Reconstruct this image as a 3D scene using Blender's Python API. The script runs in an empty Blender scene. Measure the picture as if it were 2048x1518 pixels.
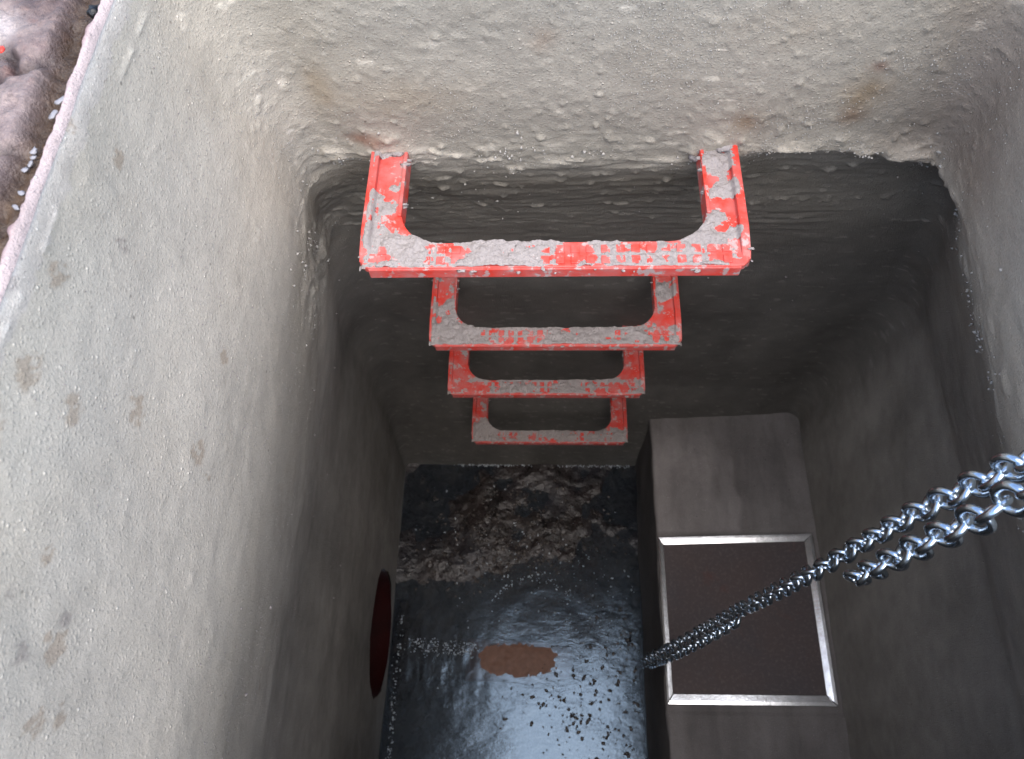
import bpy, bmesh, math, random
import numpy as np
from mathutils import Matrix, Vector
R = math.radians
C = bpy.context.scene.collection
S = bpy.context.scene
FLOOR = 1.90                     # camera height above the manhole floor (world z of the camera)

# ------------------------------------------------------------------ camera, light
cam = bpy.data.cameras.new('camera'); camo = bpy.data.objects.new('camera', cam); C.objects.link(camo)
RM = ((0.999, -0.004, 0.050), (0.027, 0.892, -0.451), (-0.043, 0.452, 0.891))
RM = np.array(RM)
u_, s_, v_ = np.linalg.svd(RM); RM = u_ @ v_
m = Matrix([list(r) for r in RM]).to_4x4(); m.translation = (0, 0, FLOOR)
camo.matrix_world = m
cam.sensor_width = 36; cam.lens = 36*1550/2048; cam.clip_start = .01; cam.clip_end = 500
cam.dof.use_dof = True; cam.dof.focus_distance = .62; cam.dof.aperture_fstop = 17
S.camera = camo

SUN_EL, SUN_AZ = 68, 160         # degrees; azimuth clockwise from +Y
w = bpy.data.worlds.new('World'); S.world = w; w.use_nodes = True
nt = w.node_tree; nt.nodes.clear()
sky = nt.nodes.new('ShaderNodeTexSky'); sky.sky_type = 'NISHITA'; sky.sun_disc = False
sky.sun_elevation = R(SUN_EL); sky.sun_rotation = R(SUN_AZ); sky.dust_density = 2; sky.air_density = 1.0; sky.ozone_density = 1.0
bg = nt.nodes.new('ShaderNodeBackground'); bg.inputs[1].default_value = .15
wo = nt.nodes.new('ShaderNodeOutputWorld')
nt.links.new(sky.outputs[0], bg.inputs[0]); nt.links.new(bg.outputs[0], wo.inputs[0])
sl = bpy.data.lights.new('sun', 'SUN'); sl.energy = 1.5; sl.angle = R(85); sl.color = (1, .95, .88)
so = bpy.data.objects.new('sun', sl); C.objects.link(so)
sd = Vector((math.sin(R(SUN_AZ))*math.cos(R(SUN_EL)), math.cos(R(SUN_AZ))*math.cos(R(SUN_EL)), math.sin(R(SUN_EL))))
so.rotation_euler = sd.to_track_quat('Z', 'Y').to_euler(); so.location = (2, 0, 6)
S.view_settings.view_transform = 'Standard'; S.view_settings.look = 'None'; S.view_settings.gamma = 1
S.view_settings.exposure = 1.45
S.render.engine = 'CYCLES'; S.cycles.max_bounces = 8; S.cycles.diffuse_bounces = 5

def ray(px, py): return RM @ np.array([(px-1024)/1550., -(py-759)/1550., -1.])

# ------------------------------------------------------------------ noise
def _h(ix, iy, iz, seed):
    n = (ix*374761393 + iy*668265263 + iz*2147483647 + seed*1442695041) & 0xffffffff
    n = ((n ^ (n >> 13))*1274126177) & 0xffffffff
    n = ((n ^ (n >> 16))*2246822519) & 0xffffffff
    return ((n ^ (n >> 15)) & 0xffffff)/float(0xffffff)
def vnoise(P, seed=0):
    f = np.floor(P).astype(np.int64); t = P-f; t = t*t*t*(t*(t*6-15)+10)
    r = 0
    for dx in (0, 1):
        wx = t[..., 0] if dx else 1-t[..., 0]
        for dy in (0, 1):
            wy = t[..., 1] if dy else 1-t[..., 1]
            for dz in (0, 1):
                wz = t[..., 2] if dz else 1-t[..., 2]
                r = r + wx*wy*wz*_h(f[..., 0]+dx, f[..., 1]+dy, f[..., 2]+dz, seed)
    return r*2-1
def fbm(P, sc=1., oct=4, seed=0, gain=.5):
    P = np.asarray(P, float)*np.asarray(sc, float); a = 1; r = 0; n = 0
    for k in range(oct):
        r = r+a*vnoise(P+k*17.3, seed+k*7); n += a; a *= gain; P = P*2.03
    return r/n
def sm(a, b, x):
    t = np.clip((x-a)/(b-a), 0, 1); return t*t*(3-2*t)
def V3(x, y, z): return np.stack([x, y, z], -1)

# ------------------------------------------------------------------ object helpers
def link(name, me, mat, parent=None):
    o = bpy.data.objects.new(name, me); C.objects.link(o)
    if mat is not None: me.materials.append(mat)
    if parent: o.parent = parent
    return o
def tag(o, label=None, cat=None, group=None, kind=None):
    if label: o['label'] = label
    if cat: o['category'] = cat
    if group: o['group'] = group
    if kind: o['kind'] = kind
    return o
def empty(name, loc, rot=(0, 0, 0)):
    o = bpy.data.objects.new(name, None); C.objects.link(o); o.location = loc; o.rotation_euler = rot
    o.empty_display_size = .03; return o
def mesh_np(co, quads, tint=None, smooth=True):
    me = bpy.data.meshes.new('mesh')
    me.vertices.add(len(co)); me.vertices.foreach_set('co', np.ascontiguousarray(co, dtype=np.float32).ravel())
    n = len(quads); me.loops.add(n*4); me.polygons.add(n)
    me.loops.foreach_set('vertex_index', np.ascontiguousarray(quads, dtype=np.int32).ravel())
    me.polygons.foreach_set('loop_start', np.arange(0, n*4, 4, dtype=np.int32))
    me.polygons.foreach_set('loop_total', np.full(n, 4, dtype=np.int32))
    me.polygons.foreach_set('use_smooth', np.full(n, smooth, dtype=bool))
    me.update(calc_edges=True)
    if tint is not None:
        a = me.color_attributes.new('tint', 'FLOAT_COLOR', 'POINT')
        rgba = np.ones((len(co), 4), np.float32); rgba[:, :3] = tint
        a.data.foreach_set('color', rgba.ravel())
    me.validate(); return me
def grid_quads(nr, nc, keep=None, flip=False):
    i = np.arange(nr-1)[:, None]*nc+np.arange(nc-1)[None, :]
    q = np.stack([i, i+1, i+nc+1, i+nc], -1)
    if flip: q = q[..., ::-1]
    if keep is not None: q = q[keep]
    return q.reshape(-1, 4)
def compact(co, quads, tint=None):
    used = np.unique(quads); mp = np.full(len(co), -1); mp[used] = np.arange(len(used))
    return co[used], mp[quads], (tint[used] if tint is not None else None)
class MB:
    def __init__(s): s.v = []; s.f = []
    def add(s, v, f):
        o = len(s.v); s.v += [tuple(p) for p in v]; s.f += [tuple(i+o for i in q) for q in f]
    def box(s, x0, x1, y0, y1, z0, z1):
        s.add([(x0,y0,z0),(x1,y0,z0),(x1,y1,z0),(x0,y1,z0),(x0,y0,z1),(x1,y0,z1),(x1,y1,z1),(x0,y1,z1)],
              [(3,2,1,0),(4,5,6,7),(0,1,5,4),(1,2,6,5),(2,3,7,6),(3,0,4,7)])
    def prism(s, poly, z0, z1):        # poly: CCW xy list
        n = len(poly)
        s.add([(x, y, z0) for x, y in poly]+[(x, y, z1) for x, y in poly],
              [tuple(range(n))[::-1], tuple(range(n, 2*n))]+[(i, (i+1) % n, n+(i+1) % n, n+i) for i in range(n)])
    def mesh(s, smooth=False):
        me = bpy.data.meshes.new('mesh'); me.from_pydata(s.v, [], s.f)
        if smooth: me.polygons.foreach_set('use_smooth', [True]*len(me.polygons))
        me.update(); return me
def bevel(o, wd, seg=2):
    b = o.modifiers.new('bevel', 'BEVEL'); b.width = wd; b.segments = seg; b.limit_method = 'ANGLE'; b.angle_limit = R(35)
    return o

# ------------------------------------------------------------------ materials
class NT:
    def __init__(s, name):
        s.m = bpy.data.materials.new(name); s.m.use_nodes = True; s.t = s.m.node_tree; s.t.nodes.clear()
        s.out = s.n('OutputMaterial'); s.b = s.n('BsdfPrincipled'); s.l(s.b.outputs[0], s.out.inputs[0])
        s.co = s.n('TexCoord').outputs['Object']
    def n(s, k, **kw):
        x = s.t.nodes.new('ShaderNode'+k)
        for a, b in kw.items(): setattr(x, a, b)
        return x
    def l(s, a, b): s.t.links.new(a, b)
    def mapd(s, sc, loc=(0, 0, 0)):
        m_ = s.n('Mapping'); m_.inputs['Scale'].default_value = sc; m_.inputs['Location'].default_value = loc
        s.l(s.co, m_.inputs[0]); return m_.outputs[0]
    def noise(s, sc, det=4, rough=.55, vec=None, dist=0):
        x = s.n('TexNoise'); x.inputs['Scale'].default_value = sc; x.inputs['Detail'].default_value = det
        x.inputs['Roughness'].default_value = rough; x.inputs['Distortion'].default_value = dist
        s.l(vec or s.co, x.inputs['Vector']); return x.outputs[0]
    def vor(s, sc, vec=None, feat='F1'):
        x = s.n('TexVoronoi', feature=feat); x.inputs['Scale'].default_value = sc
        s.l(vec or s.co, x.inputs['Vector']); return x.outputs[0]
    def ramp(s, f, stops, interp='LINEAR'):
        x = s.n('ValToRGB'); x.color_ramp.interpolation = interp; e = x.color_ramp.elements
        while len(e) < len(stops): e.new(.5)
        for i, (p, c) in enumerate(stops):
            e[i].position = p; e[i].color = (c, c, c, 1) if not hasattr(c, '__len__') else (*c, 1)
        s.l(f, x.inputs[0]); return x.outputs[0]
    def mix(s, f, a, b, mode='MIX'):
        x = s.n('Mix', data_type='RGBA', blend_type=mode)
        for inp, v in ((x.inputs[0], f), (x.inputs[6], a), (x.inputs[7], b)):
            if hasattr(v, 'links') or hasattr(v, 'is_linked'): s.l(v, inp)
            elif hasattr(v, '__len__'): inp.default_value = (*v, 1)
            else: inp.default_value = v
        return x.outputs[2]
    def math(s, op, a, b=0, clamp=False):
        x = s.n('Math', operation=op, use_clamp=clamp)
        for i, v in enumerate((a, b)):
            if hasattr(v, 'is_linked'): s.l(v, x.inputs[i])
            else: x.inputs[i].default_value = v
        return x.outputs[0]
    def bump(s, h, dist, strength=1, prev=None):
        x = s.n('Bump'); x.inputs['Strength'].default_value = strength; x.inputs['Distance'].default_value = dist
        s.l(h, x.inputs['Height'])
        if prev: s.l(prev, x.inputs['Normal'])
        return x.outputs[0]
    def attr(s, nm): return s.n('Attribute', attribute_name=nm).outputs['Color']
    def set(s, **kw):
        for k, v in kw.items():
            i = s.b.inputs[k.replace('_', ' ')]
            if hasattr(v, 'is_linked'): s.l(v, i)
            elif hasattr(v, '__len__'): i.default_value = (*v, 1) if len(v) == 3 else v
            else: i.default_value = v
        return s.m

def concrete(name, base, grain=1., tint=True, rough=.85, spec=.25, speck=1.):
    k = NT(name)
    c = k.mix(k.ramp(k.noise(9, 6, .6), [(.3, 0), (.7, 1)]), [v*.86 for v in base], [min(1, v*1.1) for v in base])
    c = k.mix(k.ramp(k.noise(60, 5, .65), [(.35, .0), (.7, .75)]), c, [v*1.12 for v in base])
    fine = k.noise(520, 3, .7)
    c = k.mix(k.ramp(fine, [(.3, .45), (.55, 0)]), c, [v*.62 for v in base])
    sp = k.vor(210)                                  # pale sand grains and dark pores
    c = k.mix(k.math('MULTIPLY', k.ramp(sp, [(.10, 1), (.2, 0)]), k.ramp(k.noise(80, 2), [(.52, 0), (.66, speck)])), c, [min(1, v*1.6+.05) for v in base])
    c = k.mix(k.math('MULTIPLY', k.ramp(k.vor(90), [(.07, 1), (.13, 0)]), k.ramp(k.noise(33, 2), [(.56, 0), (.64, .75)])), c, [v*.4 for v in base])
    if tint: c = k.mix(1., c, k.attr('tint'), 'MULTIPLY')
    h = k.math('ADD', k.math('MULTIPLY', k.noise(110, 6, .75), .30), k.math('MULTIPLY', k.ramp(k.vor(330), [(.0, 1), (.4, 0)]), .30))
    h = k.math('ADD', h, k.math('MULTIPLY', k.noise(850, 3, .85), .6))
    h = k.math('ADD', h, k.math('MULTIPLY', k.ramp(sp, [(.05, 1), (.25, 0)]), k.ramp(k.noise(80, 2), [(.50, 0), (.66, .6)])))
    return k.set(Base_Color=c, Roughness=rough, Specular_IOR_Level=spec, Normal=k.bump(h, .0013*grain))

M = {}
M['wall'] = concrete('rendered_concrete', (.385, .357, .312), 1.05)
M['block'] = concrete('bench_concrete', (.30, .275, .265), 2.2, rough=.7)
M['crust'] = concrete('mortar_crust', (.38, .345, .335), 1.8, tint=False)
M['grain'] = concrete('sand_grain', (.41, .39, .355), .3, tint=False)
M['rim'] = concrete('rim_mortar', (.62, .52, .50), 1.5)

def mk_ground():
    k = NT('wet_paving')
    att = k.n('Attribute', attribute_name='tint').outputs['Color']
    c = k.mix(k.ramp(k.noise(70, 6, .65), [(.35, 0), (.68, 1)]), (.62, .55, .55), (1.1, 1.02, .98))
    c = k.mix(k.ramp(k.noise(300, 3, .7), [(.3, .6), (.5, 0)]), c, (.35, .3, .28))
    c = k.mix(k.math('MULTIPLY', k.ramp(k.vor(260), [(.1, 1), (.25, 0)]), .5), c, (1.3, 1.2, 1.1))
    c = k.mix(1., c, att, 'MULTIPLY')
    r = k.ramp(k.noise(45, 4), [(.4, .2), (.65, .6)])
    h = k.math('ADD', k.noise(130, 6, .7), k.math('MULTIPLY', k.noise(450, 3), .4))
    return k.set(Base_Color=c, Roughness=r, Specular_IOR_Level=.55, Normal=k.bump(h, .0022))
M['ground'] = mk_ground()

def mk_red():
    k = NT('dusty_red_plastic')
    film = k.ramp(k.noise(34, 5, .62), [(.38, 0.05), (.66, .9)])
    c = k.mix(film, (.62, .034, .018), (.47, .17, .16))
    c = k.mix(k.ramp(k.noise(75, 6, .7), [(.55, 0), (.60, .9)]), c, (.40, .345, .335))
    h = k.noise(260, 4, .7)
    return k.set(Base_Color=c, Roughness=k.ramp(k.noise(60, 3), [(.35, .35), (.6, .62)]), Normal=k.bump(h, .0005))
M['red'] = mk_red()

def mk_metal(name, col, rough, dist=.0003):
    k = NT(name)
    c = k.mix(k.ramp(k.noise(60, 4), [(.35, 0), (.7, 1)]), [v*.75 for v in col], col)
    return k.set(Base_Color=c, Metallic=1., Roughness=rough, Normal=k.bump(k.noise(180, 3), dist))
M['zinc'] = mk_metal('zinc_chain_steel', (.66, .76, .86), .2)
M['steel'] = mk_metal('brushed_steel_frame', (1., 1., 1.), .21, .00015)

def mk_plate():
    k = NT('dusty_cover_plate')
    c = k.mix(k.ramp(k.noise(7, 5, .6), [(.35, 0), (.7, 1)]), (.108, .080, .076), (.085, .075, .080))
    c = k.mix(k.ramp(k.noise(14, 4, .6, dist=.6), [(.60, 0), (.75, .5)]), c, (.17, .06, .045))
    c = k.mix(k.ramp(k.noise(160, 4, .7), [(.5, 0), (.75, .35)]), c, (.25, .2, .19))
    return k.set(Base_Color=c, Roughness=.75, Normal=k.bump(k.noise(120, 4), .0006))
M['plate'] = mk_plate()
def mk_pipe():
    k = NT('dark_red_pipe')
    c = k.mix(k.ramp(k.noise(18, 4), [(.4, 0), (.7, 1)]), (.034, .004, .004), (.020, .003, .003))
    return k.set(Base_Color=c, Roughness=.45, Normal=k.bump(k.noise(90, 3), .0006))
M['pipe'] = mk_pipe()
def mk_sludge():
    k = NT('wet_sludge')
    c = k.mix(k.ramp(k.noise(26, 6, .65), [(.35, 0), (.65, 1)]), (.022, .019, .018), (.075, .058, .05))
    c = k.mix(k.ramp(k.noise(8, 3), [(.45, 0), (.65, .8)]), c, (.062, .064, .072))
    c = k.mix(k.ramp(k.noise(120, 3, .6), [(.60, 0), (.68, .8)]), c, (.10, .082, .078))
    c = k.mix(1., c, (.52, .53, .60), 'MULTIPLY')
    c = k.mix(1., c, k.attr('tint'), 'MULTIPLY')
    h = k.math('ADD', k.noise(120, 5, .7), k.math('MULTIPLY', k.vor(160), .5))
    return k.set(Base_Color=c, Roughness=k.ramp(k.noise(40, 3), [(.4, .16), (.65, .42)]), Specular_IOR_Level=.6, Normal=k.bump(h, .0018))
M['sludge'] = mk_sludge()
def mk_water():
    k = NT('murky_water')
    k.t.nodes.remove(k.b)
    k.t.nodes.remove(k.out); out = k.n('OutputMaterial')
    h = k.math('ADD', k.math('MULTIPLY', k.noise(28, 3, .5, vec=k.mapd((1, 1.8, 1)), dist=1.2), 1.0), k.math('MULTIPLY', k.noise(230, 3, .6), k.ramp(k.noise(9, 3), [(.48, .05), (.62, .75)])))
    nb = k.bump(h, .0005)
    gl = k.n('BsdfGlossy'); gl.inputs['Roughness'].default_value = .17; gl.inputs['Color'].default_value = (.58, .78, 1, 1); k.l(nb, gl.inputs['Normal'])
    tr = k.n('BsdfTransparent'); tr.inputs['Color'].default_value = (.62, .62, .60, 1)
    df = k.n('BsdfDiffuse'); df.inputs['Color'].default_value = (.045, .053, .068, 1)
    fr = k.n('Fresnel'); fr.inputs['IOR'].default_value = 1.6; k.l(nb, fr.inputs['Normal'])
    m1 = k.n('MixShader'); m1.inputs[0].default_value = .30; k.l(tr.outputs[0], m1.inputs[1]); k.l(df.outputs[0], m1.inputs[2])
    m2 = k.n('MixShader'); k.l(k.math('MULTIPLY', fr.outputs[0], 2.1, True), m2.inputs[0]); k.l(m1.outputs[0], m2.inputs[1]); k.l(gl.outputs[0], m2.inputs[2])
    k.l(m2.outputs[0], out.inputs[0]); return k.m
M['water'] = mk_water()
def plain(name, col, rough=.7, var=.25, spec=.5):
    k = NT(name)
    c = k.mix(k.noise(90, 4), [v*(1-var) for v in col], [min(1, v*(1+var)) for v in col])
    return k.set(Base_Color=c, Roughness=rough, Specular_IOR_Level=spec, Normal=k.bump(k.noise(220, 3), .0006))
M['brick'] = plain('orange_brick', (.22, .115, .08), .6, .35)
M['chip'] = plain('pale_chip', (.28, .28, .30), .4)
M['gravel'] = plain('wet_gravel', (.08, .068, .062), .08, .6, .8)
M['froth_glint'] = plain('grey_froth_glint', (.50, .55, .60), .25, .3, .8)
M['chipred'] = plain('red_chip', (.8, .05, .03), .5)

# ------------------------------------------------------------------ the shaft: outline as a function of depth h below the camera
GH = .275                                  # ground level, metres below the camera
def ip(h, t): return np.interp(h, [a for a, b in t], [b for a, b in t])
yb_t = [(.2, .452), (.44, .458), (.515, .468), (.60, .498), (.80, .566), (1.07, .638), (1.39, .693), (1.6, .703), (2, .705)]
xl_t = [(.2, -.245), (.28, -.242), (.40, -.224), (.46, -.213), (.53, -.214), (.60, -.224), (.72, -.250), (.85, -.280), (1.0, -.308), (1.38, -.343), (1.7, -.366), (2, -.378)]
xr_t = [(.2, .312), (.40, .312), (.49, .322), (.53, .335), (.67, .405), (.91, .495), (1.1, .514), (1.35, .518), (2, .545)]
yf_t = [(.2, -.33), (.50, -.30), (.55, -.31), (.8, -.38), (1.2, -.45), (2, -.47)]
rd_t = [(.2, .055), (.40, .045), (.49, .022), (.60, .016), (.8, .06), (1.3, .045), (1.6, .02), (2, .012)]
rr_t = [(.2, .045), (.42, .032), (.50, .014), (.60, .014), (.8, .035), (1.1, .055), (1.35, .04), (1.6, .02), (2, .012)]
xrf = .035                                 # right neck wall leans in towards the front
def outline(h, NB=300, NL=300, NR=250, NF=80):
    """closed loop of points at depth h (array) -> (len(h), N, 2) ; order: back (left to right), right (back to front), front, left"""
    h = np.asarray(h)
    # vertical smoothing of the tables
    def s_(t):
        w_ = .05 if t is xl_t else .02
        return (ip(h-w_, t)+ip(h-w_/2, t)*2+ip(h, t)*2+ip(h+w_/2, t)*2+ip(h+w_, t))/8
    yb, xl, xr, yf, rl_, rg_ = s_(yb_t), s_(xl_t), s_(xr_t), s_(yf_t), s_(rd_t), s_(rr_t)
    rc = [rl_, rg_, rg_, rl_]
    lean = xrf*np.exp(-((h-.45)/.25)**2)
    cr = [(xl, yb), (xr, yb), (xr-lean, yf), (xl, yf)]
    n = [NB, NR, NF, NL]
    out = []
    for k in range(4):
        ax, ay = cr[k]; bx, by = cr[(k+1) % 4]
        L = np.hypot(bx-ax, by-ay); ux, uy = (bx-ax)/L, (by-ay)/L        # along
        nx, ny = uy, -ux                                                  # inward (loop is clockwise seen from above)
        ra, rb = rc[k][:, None], rc[(k+1) % 4][:, None]; LL = L[:, None]
        aa, ab = ra*math.pi/4, rb*math.pi/4; tot = LL-ra-rb+aa+ab
        t = (np.arange(n[k])/n[k])[None, :]; s = t*tot
        a1 = np.clip(math.pi/4-s/ra, 0, 2); a2 = np.clip((s-(tot-ab))/rb, 0, 1)
        px = np.where(s < aa, ra-ra*np.sin(a1), np.where(s < tot-ab, ra+(s-aa), LL-rb+rb*np.sin(a2)))
        d = np.where(s < aa, ra-ra*np.cos(a1), np.where(s < tot-ab, 0, rb-rb*np.cos(a2)))
        out.append(np.stack([ax[:, None]+ux[:, None]*px+nx[:, None]*d, ay[:, None]+uy[:, None]*px+ny[:, None]*d], -1))
    return np.concatenate(out, 1)
NB, NR, NF, NL = 360, 230, 70, 420
hs = np.concatenate([np.arange(GH, .36, .0020), np.arange(.36, .66, .0018), np.arange(.66, 1.0, .0035), np.arange(1.0, 1.93, .0055)])
XY = outline(hs, NB, NL, NR, NF)
NC = XY.shape[1]; NRW = len(hs)
P = V3(XY[..., 0], XY[..., 1], np.broadcast_to((FLOOR-hs)[:, None], XY.shape[:2]))
def normals(P):
    du = np.roll(P, -1, 1)-np.roll(P, 1, 1); dv = np.gradient(P, axis=0)
    n = np.cross(du, dv); n /= np.linalg.norm(n, axis=-1, keepdims=True)+1e-12; return n
N = normals(P)                              # check the sign: must point into the shaft
cen = np.array([.05, .1, 0]); inw = (cen-P); inw[..., 2] = 0
if np.mean(np.sum(N*inw, -1)) < 0: N = -N
side = np.concatenate([np.full(NB, 0), np.full(NR, 1), np.full(NF, 2), np.full(NL, 3)])
col = np.arange(NC)
H = np.broadcast_to(hs[:, None], P.shape[:2])
X, Y = P[..., 0], P[..., 1]
wB = np.exp(-(np.maximum(0, ip(H, yb_t)-Y)/.05)**2)*(1.0)           # how much a point belongs to the back wall
wR = np.exp(-(np.maximum(0, ip(H, xr_t)-X)/.03)**2)*(Y < .9)
wL = np.exp(-(np.maximum(0, X-ip(H, xl_t))/.03)**2)
D = .0032*fbm(P, 5.5, 3, 1)+.0008*fbm(P, 24, 3, 5)
neck = 1-sm(.50, .56, H)
D += neck*(.0012*np.clip(fbm(P, 150, 2, 9), 0, 1)*wB+.0003*fbm(P, 90, 2, 8))
# ragged mortar lip where the neck ends
hedge = .503+.012*fbm(P*np.array([1, 1, 0]), 9, 3, 21)+.05*np.clip(X-.18, 0, 1)*0
band = np.exp(-((H-hedge)/.016)**2)*sm(-.225, -.175, X)
lump = np.clip(fbm(P*np.array([38, 38, 95]), 1, 4, 33)+.12, 0, 1)
for sx_ in (-.139, .139):                   # mortar collars where the top step enters the wall
    cd = np.hypot(X-sx_, (H-.492)*1.1)/.024; D += wB*np.exp(-cd**4)*(.0035+.006*np.clip(fbm(P, 60, 3, 29)+.2, 0, 1))
D += wB*band*lump*.0085*(.35+.9*sm(.1, .3, np.abs(X)))
D += wB*.004*np.exp(-np.clip((hedge-H)/.02, 0, 9)**2)*(H < hedge)*sm(.14, .2, X)
D -= wB*.013*sm(.0, .012, H-hedge)*(1-sm(.05, .16, H-hedge))*sm(.12, .2, X)
D -= wB*.007*sm(.0, .012, H-hedge)*(1-sm(.05, .16, H-hedge))*sm(.13, .17, -X)*(1-sm(.18, .21, -X))     # undercut either side of the steps
# horizontal trowel drag below the lip
wS = wB*sm(-.235, -.17, X)*(1-sm(.27, .34, X))
st = fbm(P*np.array([18, 18, 150])+fbm(P, 12, 2, 44)[..., None]*1.5, 1, 4, 41)
D += wS*sm(.495, .52, H)*(1-sm(.60, .9, H)*.85)*st*.0017
chip = np.clip(fbm(P*np.array([60, 60, 150]), 1, 3, 47)-.38, 0, 1)
D += wB*sm(.49, .51, H)*(1-sm(.58, .72, H))*chip*.008
# crumbs on the neck's back wall and lower right edge
cr_ = np.clip(fbm(P, 110, 2, 55)-.42, 0, 1); D += cr_*(.0045*wB*sm(.30, .45, H)+.0012*neck)*(H < .62)*(1+.4*wR)
er = np.exp(-((H-.53)/.05)**2)*wR
D += er*np.clip(fbm(P*np.array([60, 40, 60]), 1, 3, 61)-.05, 0, 1)*.004
# left wall: dragged bands following the shaft's length direction, little bumps low in the corner
D += wL*sm(.5, .6, H)*.0005*fbm(P*np.array([1, 5, 30]), 1, 3, 71)
lc = np.exp(-((Y-.44)/.07)**2-((H-.62)/.08)**2)*sm(.0, -.1, X)
D += lc*.010*fbm(P, 34, 4, 77)
D += wR*sm(.55, .7, H)*.0008*fbm(P*np.array([10, 10, 40]), 1, 3, 81)
# thin raised trowel ridges on the left wall (seen as pale lines)
def seg_d(px, a, b):
    a, b = np.array(a), np.array(b); ab = b-a; t = np.clip(((px-a)@ab)/(ab@ab), 0, 1)
    return np.linalg.norm(px-(a+t[..., None]*ab), axis=-1)
YH = np.stack([Y, H], -1)
wig = .0018*fbm(P, 40, 2, 90)
ridge = np.zeros_like(H)
left_pts = lambda px, py: (lambda r: (float(r[1]*-.232/r[0]), float(-r[2]*-.232/r[0])))(ray(px, py))
for a, b in (((322, 10), (268, 150)), ((152, 395), (112, 505)), ((70, 590), (20, 720)), ((418, 390), (400, 470))):
    dd = seg_d(YH, left_pts(*a), left_pts(*b))+np.abs(wig)
    ridge = np.maximum(ridge, np.exp(-(dd/.0012)**2)*wL*sm(-.25, .25, fbm(P, 90, 2, 95)+.1))
D += ridge*.0015
P2 = P+N*D[..., None]
# the top edge: roll it over into the rim
# --- tint
T = np.ones(P.shape)
T *= (1+.07*fbm(P, 3, 3, 101)+.05*fbm(P*np.array([6, 6, 14]), 1, 3, 103))[..., None]
T *= 1-.08*np.clip(fbm(P, 12, 3, 107), 0, 1)[..., None]*np.array([.3, .6, 1.])
def spot(mask, colr): 
    global T
    T = T*(1-mask[..., None]*(1-np.array(colr)))
rs = np.random.RandomState(4)
brown, purp = (.50, .36, .25), (.42, .38, .42)
for (px, py, rr, cc) in ((140,550,5,brown),(80,740,8,brown),(150,820,5,brown),(260,820,6,brown),(355,905,6,brown),(370,960,3,brown),(410,715,4,brown),(95,1110,3,brown),
        (35,1180,3,purp),(120,1240,3,purp),(40,1310,4,purp),(100,1290,7,brown),(55,1440,5,brown),(100,1430,4,brown),(555,1360,6,brown),(250,485,4,purp),
        (8,855,8,brown),(12,745,4,brown),(45,555,9,purp),(20,560,7,purp),(10,625,6,purp),(255,320,4,brown),(575,70,4,(.35,.2,.15)),(560,120,5,(.35,.2,.15)),(165,160,4,brown),(175,250,4,brown)):
    y0, h0 = left_pts(px, py); r0 = min(rr, 6)*.00082
    dd = np.hypot(Y-y0, (H-h0)*1.2)/r0
    nz = fbm(P, 260, 2, 200+px)
    spot(wL*sm(.08, .32, np.exp(-dd**2*.32)*(1+1.9*nz)-.25)*.42, cc)
back_pts = lambda px, py: (lambda r: (float(r[0]*.46/r[1]), float(-r[2]*.46/r[1])))(ray(px, py))
for (px, py, sx, sy, am, cc) in ((1495,245,.012,.010,.7,(.62,.42,.24)),(1730,190,.016,.020,.65,(.66,.50,.32)),(1700,235,.010,.008,.7,(.6,.4,.28)),(735,280,.014,.006,1,(.45,.16,.08)),(1415,318,.010,.006,1,(.42,.16,.12)),
        (1760,130,.006,.005,.7,(.6,.35,.3)),(800,190,.05,.02,.3,(.8,.66,.5)),(1080,70,.01,.01,.4,(.8,.6,.5)),(640,170,.01,.02,.5,(.72,.6,.45)),(1560,40,.04,.02,.3,(.85,.75,.65))):
    x0, h0 = back_pts(px, py)
    dd = ((X-x0)/sx)**2+((H-h0)/sy)**2
    spot(wB*np.clip(np.exp(-dd)*(1+.9*fbm(P, 70, 3, 300+px)), 0, 1)*am, cc)
# brown dirt in the upper right corner, with corner shade painted in
dirt_shade = np.exp(-((X-.315)/.05)**2-((Y-.44)/.09)**2)*(1-sm(.46, .56, H))*sm(.25, .3, X+.04)
spot(np.clip(dirt_shade*(1.1+.6*fbm(P, 16, 4, 401)), 0, 1)*.6, (.40, .32, .30))
# chamber render is a damper cement than the neck, its shade painted in too
damp_shade = sm(.50, .56, H+.01*fbm(P, 20, 3, 411))
T *= (1-damp_shade*.15)[..., None]
T *= (1-.40*wB*damp_shade)[..., None]*np.array([1, .985, .97])
T *= (1+.10*wR*sm(.50, .60, H))[..., None]  # fill light on the right chamber wall painted into the tint
T *= (1-.12*wL*sm(.62, .95, H-.12*np.clip(.25-Y, -1, 1)+.03*fbm(P*np.array([1, 5, 25]), 1, 3, 431)))[..., None]  # shade low on the left wall painted into the tint
# long dragged bands on the left wall
bd = fbm(P*np.array([1, 2.2, 13]), 1, 4, 421)
T *= (1+wL*sm(.52, .62, H)*bd*.22)[..., None]
T = T*(1+ridge[..., None]*.5)
chips_light = wB*sm(.05, .2, chip+lump*band*.5)
T *= (1+.5*chips_light)[..., None]
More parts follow.
